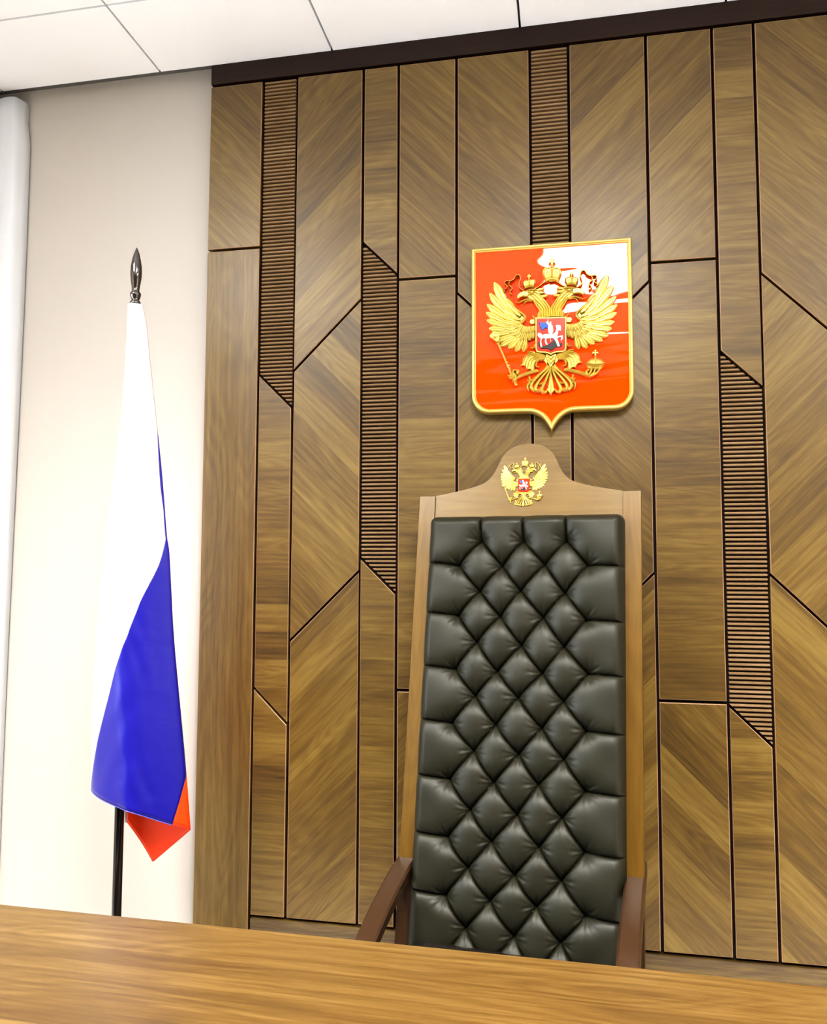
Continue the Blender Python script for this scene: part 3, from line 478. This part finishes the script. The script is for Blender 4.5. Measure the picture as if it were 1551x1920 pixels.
# tufted pad
import numpy as np
DS, DT, T0 = .113, .06838, 0.
btn = []
for i in range(16):
    k = 3 if i % 2 == 0 else 4
    for j in range(k): btn.append(((j-(k-1)/2)*DS, i*DT, k, i, j))
jit = random.Random(5)
btn = [(s + jit.uniform(-.003, .003), t + jit.uniform(-.003, .003), k, i, j) for s, t, k, i, j in btn]
W_, TT, TB = .262, -.072, 1.035
NS, NT = 330, 690
S_ = np.linspace(-W_, W_, NS); T_ = np.linspace(TT, TB, NT)
ss, tt = np.meshgrid(S_, T_)
segs = []
bi = {(i, j): (s, t) for s, t, k, i, j in btn}
for s, t, k, i, j in btn:
    if k == 3: nx = [(i+1, j), (i+1, j+1)]
    else: nx = [(i+1, j-1), (i+1, j)]
    for q in nx:
        if q in bi and not (i == 10 and j == 1 and q == (11, 2) and False): segs.append(((s, t), bi[q]))
    if k == 4 and j == 0: segs.append(((s, t), (-W_-.05, t-.012)))
    if k == 4 and j == 3: segs.append(((s, t), (W_+.05, t+.006)))
    if i == 0: segs.append(((s, t), (s-.004, TT-.05)))
    if i == 15: segs.append(((s, t), (s, TB+.05)))
dl = np.full(ss.shape, 9.); es = np.zeros(ss.shape)
for (a, b), (c, d) in segs:
    vx, vy = c-a, d-b; L2 = vx*vx+vy*vy
    k = np.clip(((ss-a)*vx + (tt-b)*vy)/L2, 0, 1)
    dd = np.hypot(ss-a-k*vx, tt-b-k*vy); dl = np.minimum(dl, dd); es += np.exp(-dd*150)
dls = np.clip(-np.log(es+1e-30)/150, 0, None); db = np.full(ss.shape, 9.); eb_ = np.zeros(ss.shape); th = np.zeros(ss.shape); ph = np.zeros(ss.shape)
for s, t, k, i, j in btn:
    r = np.hypot(ss-s, tt-t); eb_ += np.exp(-r*90); mk = r < db; db = np.where(mk, r, db); th = np.where(mk, np.arctan2(tt-t, ss-s), th); ph = np.where(mk, (i*1.7+j*2.3), ph)
n_ = -.026 + .0075*(1-np.exp(-(dl/.0032)**1.0)) + .0085*(1-np.exp(-(dls/.016)**1.3)) + .012*(1-np.exp(-(db/.010)**1.2)) + .012*(1-np.exp(-(np.clip(-np.log(eb_+1e-30)/90, 0, None)/.030)**1.6))
n_ -= .0040*np.exp(-(dl/.0017)**2)
n_ += .0010*np.sin(th*7+ph)*np.exp(-((db-.016)/.012)**2)
n_ += .0005*np.sin(th*13+ph*2)*np.exp(-((db-.02)/.014)**2)
n_ += .0012*np.sin(ss*31+tt*17)+.0008*np.sin(tt*53-ss*23)
de = np.minimum(W_-np.abs(ss), tt-TT); rr = .030
q = np.clip(de/rr, 0, 1); edge = np.sqrt(np.clip(1-(1-q)**2, 0, 1))
n_ = -.045 + (n_+.045)*edge
# rounded corners at the top
cr = .022
sx_ = ss.copy(); tx_ = tt.copy()
dx = np.clip(np.abs(ss)-(W_-cr), 0, None); dy = np.clip((TT+cr)-tt, 0, None)
m_ = np.maximum(dx, dy); hyp = np.hypot(dx, dy); f_ = np.where(hyp > 1e-9, m_/np.maximum(hyp, 1e-9), 1)
sx_ = np.sign(ss)*(np.minimum(np.abs(ss), W_-cr) + dx*f_); tx_ = np.where(dy > 0, TT+cr-dy*f_, tt)
# gentle scalloping where the seams meet the sides
mb = MB()
rows = [[C3(float(sx_[i, j]), float(tx_[i, j]), float(n_[i, j])) for j in range(NS)] for i in range(NT)]
mb.grid(rows)
ring = rows[0] + [r[-1] for r in rows[1:]] + rows[-1][::-1][1:] + [r[0] for r in rows[::-1][1:-1]]
ringi = [(0, j) for j in range(NS)] + [(i, NS-1) for i in range(1, NT)] + [(NT-1, j) for j in range(NS-2, -1, -1)] + [(i, 0) for i in range(NT-2, 0, -1)]
low = [C3(float(sx_[i, j]), float(tx_[i, j]), -.055) for i, j in ringi]
mb.grid([ring, low], 0, True)
mb.build('tufted_pad', M['leather'], ch, smooth=True, angle=80)
# stiles, crest rail, back board
def prism(mb, P, n0, n1, mi=0):
    if area(P) < 0: P = P[::-1]
    k = len(P); a = [C3(s, t, n0) for s, t in P]; b = [C3(s, t, n1) for s, t in P]
    mb.grid([a, b], mi, True); mb.add(a, [tuple(range(k))], mi); mb.add(b, [tuple(range(k))], mi)
for sg in (-1, 1):
    mb = MB(); prism(mb, [(sg*.256, -.134), (sg*.301, -.1345), (sg*.2995, .832), (sg*.2545, .832)], -.085, -.036)
    mb.build('back_stile', M['chair_v'], ch, bevel=.004, smooth=True)
half = [(0, -.2795), (.028, -.276), (.052, -.264), (.069, -.247), (.080, -.226), (.090, -.203), (.104, -.183), (.124, -.168), (.160, -.156), (.205, -.146), (.2553, -.1365)]
hp = smooth_path(half, 4)
crest = [(-a+.003, b) for a, b in hp[::-1]][:-1] + [(a+.003 if a < .25 else .2553, b) for a, b in hp]
crest[0] = (-.2553, crest[0][1])
mb = MB(); prism(mb, crest + [(.2553, -.06), (-.2553, -.06)], -.072, -.040)
mb.build('crest_rail', M['chair'], ch, bevel=.005, smooth=True)
mb = MB(); prism(mb, [(-.2553, -.055), (.2553, -.055), (.2553, .98), (-.2553, .98)], -.078, -.057); mb.build('back_board', M['chair_v'], ch)
# eagle badge on the crest rail
mbs = {}
bs = .345
relief_set(mbs, lambda u, v, h: C3(-.006 + u*bs/1000, -.170 - (v-13)*bs/1000, -.0400 + h*bs*1.0/1000), 1, rim=False)
bd = MB()
red_, wh_, bl_, bk_ = MB(), MB(), MB(), MB()
for k, m_b in mbs.items():
    base = k.split('#')[0]
    dst = {'inner_shield_field': red_, 'horse_and_rider': wh_, 'cape': bl_, 'dragon': bk_}.get(base, bd)
    dst.add(m_b.v, m_b.f)
badge = bd.build('eagle_badge', M['gold'], ch, smooth=True, angle=38)
red_.build('badge_shield', M['red2'], badge); wh_.build('horse_and_rider', M['white_en'], badge, smooth=True); bl_.build('cape', M['blue_en'], badge); bk_.build('dragon', M['black_en'], badge)
# seat, arms, legs
mb = MB(); rows = []
def seat_ring(inset, z):
    P = []
    for cx, cy, a0 in ((.25-.05, -.20-.0, 0), (-.25+.05, -.20, 90), (-.25+.05, -.62, 180), (.25-.05, -.62, 270)):
        for i in range(7):
            a = R(a0 + i*15); P.append((cx+(.05-inset)*math.cos(a), cy+(.05-inset)*math.sin(a), z))
    return P
rows = [seat_ring(0, .325), seat_ring(-.006, .345), seat_ring(-.006, .375), seat_ring(.004, .395), seat_ring(.02, .405), seat_ring(.045, .409)]
mb.grid(rows, 0, True); mb.add(rows[0], [tuple(range(28))]); mb.add(rows[-1], [tuple(range(28))])
mb.build('seat_cushion', M['leather2'], ch, smooth=True, angle=60)
mb = MB(); mb.box((-.256, -.655, .255), (.256, -.16, .328)); mb.build('seat_frame', M['chair_arm'], ch, bevel=.006, smooth=True)
for sg in (-1, 1):
    mb = MB()
    path = smooth_path([(.00, .575), (.10, .572), (.17, .561), (.27, .534), (.34, .510), (.40, .486), (.46, .452), (.52, .405), (.575, .345), (.60, .29), (.605, .255)] if sg < 0 else [(.00, .592), (.10, .589), (.20, .584), (.28, .576), (.353, .561), (.423, .535), (.48, .498), (.53, .445), (.575, .375), (.60, .30), (.605, .255)], 4)
    rows = []
    for i, (fy, z) in enumerate(path):
        a, b = path[max(i-1, 0)], path[min(i+1, len(path)-1)]; dx, dz = b[0]-a[0], b[1]-a[1]; l = math.hypot(dx, dz); nx, nz = dz/l, -dx/l     # downwards normal
        u = i/(len(path)-1)
        thk = .034 + .004*math.sin(u*PI); si, so_ = .257, .303
        if sg < 0: so_ += .003
        c = .005
        sec = [(si, c), (si+c, 0), (so_-c, 0), (so_, c), (so_, thk-c), (so_-c, thk), (si+c, thk), (si, thk-c)]
        rows.append([(sg*s, -(fy + (-nx if False else nx)*d*-1), z + nz*d) for s, d in sec])
    mb.grid(rows, 0, True)
    for rw in (rows[0], rows[-1]): mb.add(rw, [tuple(range(8))])
    mb.build('armrest', M['chair_arm'], ch, smooth=True, angle=30)
for sg in (-1, 1):
    for fy0, fy1, z1, sp in ((.60, .575, .27, 0),):
        mb = MB(); x = sg*.278
        top_, bot_, fyb = .022, .017, fy1 - (.0 if not sp else .07)
        fyt = fy0 if not sp else .135
        rows = []
        for z, fy, r in ((0, fyb, bot_), (z1*.5, (fyb+fyt)/2+.005, top_*.9), (z1, fyt, top_)):
            rows.append([(x-r, -fy-r, z), (x+r, -fy-r, z), (x+r, -fy+r, z), (x-r, -fy+r, z)])
        mb.grid(rows, 0, True)
        for rw in (rows[0], rows[-1]): mb.add(rw, [(0, 1, 2, 3)])
        mb.build('leg', M['chair_arm'], ch, bevel=.004, smooth=True)

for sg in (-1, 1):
    mb = MB(); prism(mb, [(sg*.2545, .833), (sg*.2995, .833), (sg*.299, 1.20), (sg*.295, 1.385), (sg*.262, 1.385), (sg*.254, 1.20)], -.085, -.036)  # stile continued as rear leg; shade below the arms put into its dark colour
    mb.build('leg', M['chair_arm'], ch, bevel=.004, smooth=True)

# ------------------------------------------------------------------ the desk
dk = empty('judge_desk', (-.25, -1.1595, 0), R(-.72), kind='thing', label='long wooden desk standing in front of the throne chair', category='desk')
mb = MB(); mb.box((-1.45, -.78, .712), (1.45, 0, .75)); mb.build('desktop', M['desk'], dk, bevel=.0015)
mb = MB(); mb.box((-1.36, -.70, .06), (1.36, -.675, .712)); mb.build('front_panel', M['plinth'], dk, bevel=.001)
for sg in (-1, 1):
    mb = MB(); mb.box((min(sg*1.36, sg*1.40), -.74, 0), (max(sg*1.36, sg*1.40), -.04, .712)); mb.build('side_panel', M['plinth'], dk, bevel=.001)

# ------------------------------------------------------------------ the flag
fl = empty('flag', (-1.188, -.35, 0), 0, kind='thing', label='white, blue and red flag draped on a black pole with a spear finial', category='flag')
fl.name = 'flag_on_stand'
mb = MB(); mb.lathe([(.0125, .02), (.0125, 2.04)], (.003, 0, 0), 24); pl = mb.build('flag_pole', M['pole'], fl, smooth=True)
mb = MB(); mb.lathe([(.0, 2.0365), (.011, 2.0366), (.0150, 2.040), (.0152, 2.046), (.012, 2.050), (.0105, 2.053), (.0125, 2.057), (.0150, 2.066), (.0150, 2.072), (.0112, 2.0765), (.0105, 2.080), (.0115, 2.090), (.0140, 2.106), (.0158, 2.122), (.0160, 2.134), (.0150, 2.150), (.0122, 2.168), (.0082, 2.185), (.0040, 2.197), (.0003, 2.2045)], (.006, 0, 0), 32)
mb.build('spear_finial', M['finial'], pl, smooth=True, angle=60)
mb = MB(); mb.lathe([(.0, 0), (.17, 0), (.17, .012), (.15, .022), (.03, .03), (.022, .05), (.022, .12), (.0128, .125)], (.003, 0, 0), 40); mb.build('stand_base', M['pole'], fl, smooth=True)
def interp(C, z, k=0):
    """C: list of (x, z) sorted from the top down -> x at z"""
    if z >= C[0][1]: return C[0][0]
    for (xa, za), (xb, zb) in zip(C, C[1:]):
        if z >= zb: return xa + (xb-xa)*(za-z)/(za-zb)
    return C[-1][0]
FL = smooth_path([(-16, 2039), (-18, 1905), (-25, 1739), (-44, 1546), (-65, 1354), (-79, 1134), (-84, 932), (-81, 709)], 5)
FR = smooth_path([(28, 2039), (43, 1975), (57, 1872), (85, 1676), (103, 1543), (120, 1389), (129, 1339), (146, 1138), (165, 983), (185, 830), (198, 720), (209, 616)], 5)
FB = smooth_path([(84, 1681), (102, 1514), (119, 1397), (110, 1310), (73, 1208), (45, 1107), (7, 991), (-35, 862), (-63, 762), (-81, 700)], 4)
FRD = [(194, 754), (186, 690), (175, 633), (170, 600)]
NB = 110
def front(a, b):
    a = min(1., max(0., a))
    zl = 2039 + (709-2039)*b; zr = 2039 + (616-2039)*b
    xl, xr = interp(FL, zl), interp(FR, zr)
    x = xl + (xr-xl)*a; z = zl + (zr-zl)*a
    z -= 8*max(0, (b-.75)/.25)**2*math.sin(PI*min(1, a*1.6)**.7)*(1-a*.5)
    Wd = xr-xl
    bulge = max(0., math.sin(PI*a))**.75
    y = -(16*bulge*(1-b*.2) + Wd*.26*bulge*b**.5)
    env = math.sin(PI*a)
    y += env*(5.5*b+1.2)*math.sin(a*9.5 - b*2.2 + .6) + env*b*2.4*math.sin(a*19 + b*5)
    y += env*1.5*math.sin(b*34 + a*7)*b*(.4+.6*math.sin(a*5+1))
    y -= 9*env*b*math.exp(-((a-.30-.25*b)/.13)**2) - 6*env*b*math.exp(-((a-.62-.08*b)/.10)**2)
    y += 1.6*env*math.exp(-((a-.55-.9*(b-.88))/.03)**2)*max(0, 1-abs(b-.86)/.12)
    y += env*b*1.0*math.sin(b*71+a*23)*math.exp(-((a-.45)/.22)**2)
    y += env*b*1.3*math.sin(b*47-a*31+2*math.sin(b*19))*math.exp(-((a-.62)/.16)**2)
    z -= y*.30*b*b
    return x/1000, y/1000, z/1000
def aB(b):
    # first crossing of the white/blue seam on this row
    lo = 0
    for i in range(401):
        a = i/400; x, y, z = front(a, b)
        if z*1000 < 1681 and x*1000 >= min(interp(FB, z*1000), interp(FR, z*1000) - 2.2 + max(0, z*1000-1600)*.022): return a
    return 1.
def aR(b):
    for i in range(401):
        a = i/400; x, y, z = front(a, b)
        if z*1000 < 760 and x*1000 >= interp(FRD, z*1000): return a
    return 1.
seam1 = []; seam2 = []
for i in range(NB+1):
    b = i/NB; seam1.append(aB(b)); seam2.append(aR(b))
fc = empty('flag_cloth', (0, 0, 0), 0, fl)
def stripe(lo, hi, n, name, mat, extra=None):
    mb = MB(); rows = []
    for i in range(NB+1):
        b = i/NB; l, h = lo(i), hi(i); h = max(h, l)
        rows.append([front(l + (h-l)*j/n, b) for j in range(n+1)])
    # drop empty rows
    keep = [r for r in rows if math.dist(r[0], r[-1]) > 1e-5]
    mb.grid(keep)
    return mb
def finish(mb, name, mat, parent=fc):
    bm_o = mb.build(name, mat, parent, smooth=True, angle=75)
    md = bm_o.modifiers.new('thickness', 'SOLIDIFY'); md.thickness = .0008; md.offset = 0
    return bm_o
white = stripe(lambda i: 0, lambda i: seam1[i], 48, 'w', None)
blue = stripe(lambda i: seam1[i], lambda i: seam2[i], 48, 'b', None)
red = stripe(lambda i: seam2[i], lambda i: 1., 10, 'r', None)
# the cloth behind the pole: white near the hoist, then the red stripe hanging to its corner
def back(a, b):
    a = min(1., max(0., a))
    zl = 2039 + (730-2039)*b; zr = 2039 + (616-2039)*b
    xl, xr = interp(FL, zl), interp(FR, zr)
    x = xl + (xr-xl)*a; z = zl + (zr-zl)*a
    bulge = max(0., math.sin(PI*a))**.8
    y = 17*bulge*(1-b*.3) + (xr-xl)*.10*bulge*b + 3*b*math.sin(a*11+b*3)*math.sin(PI*a)
    w = max(0, (b-.72)/.28)
    if a > .28:
        prof = (a-.30)/.26 if a < .56 else (1-a)/.44
        prof = max(0., min(1., prof))
        z += w**1.2 * (-(616+ (730-616)*(1-a)) + (616 - 106*prof if a > .56 else 612-102*prof) )*1.0
    return x/1000, y/1000, z/1000
def bstripe(a0, a1, n):
    mb = MB(); mb.grid([[back(a0+(a1-a0)*j/n, i/NB) for j in range(n+1)] for i in range(NB+1)]); return mb
bw = bstripe(0, .30, 16); white.add(bw.v, bw.f)
br = bstripe(.30, 1, 50); red.add(br.v, br.f)
finish(white, 'white_stripe', M['f_white']); finish(blue, 'blue_stripe', M['f_blue']); finish(red, 'red_stripe', M['f_red'])
mb = MB(); tube3(mb, [front(j/60, 1.) for j in range(int(60*seam2[-1])+1)], .0011, 6); mb.build('hem', M['f_hem'], fc, smooth=True)

# ------------------------------------------------------------------ camera
cam = bpy.data.cameras.new('camera'); co = bpy.data.objects.new('camera', cam); COL.objects.link(co); scene.camera = co
cam.sensor_fit = 'HORIZONTAL'; cam.sensor_width = 36.; cam.lens = 36. * 1492.94 / 1551.
cam.clip_start = .02
yaw, pitch, roll = R(10.88328), R(4.14847), R(-.18239)
Rm = Matrix.Rotation(yaw, 3, 'Z') @ Matrix.Rotation(pitch, 3, 'X') @ Matrix.Rotation(roll, 3, 'Y') @ Matrix.Rotation(PI/2, 3, 'X')
co.matrix_world = Matrix.Translation((0, -2.35, 1.30)) @ Rm.to_4x4()

scene.view_settings.view_transform = 'Standard'; scene.view_settings.look = 'High Contrast'
scene.view_settings.exposure = 0.30; scene.view_settings.gamma = 1.0
scene.cycles.use_denoising = True
scene.cycles.sample_clamp_indirect = 6
scene.cycles.max_bounces = 8; scene.cycles.diffuse_bounces = 5
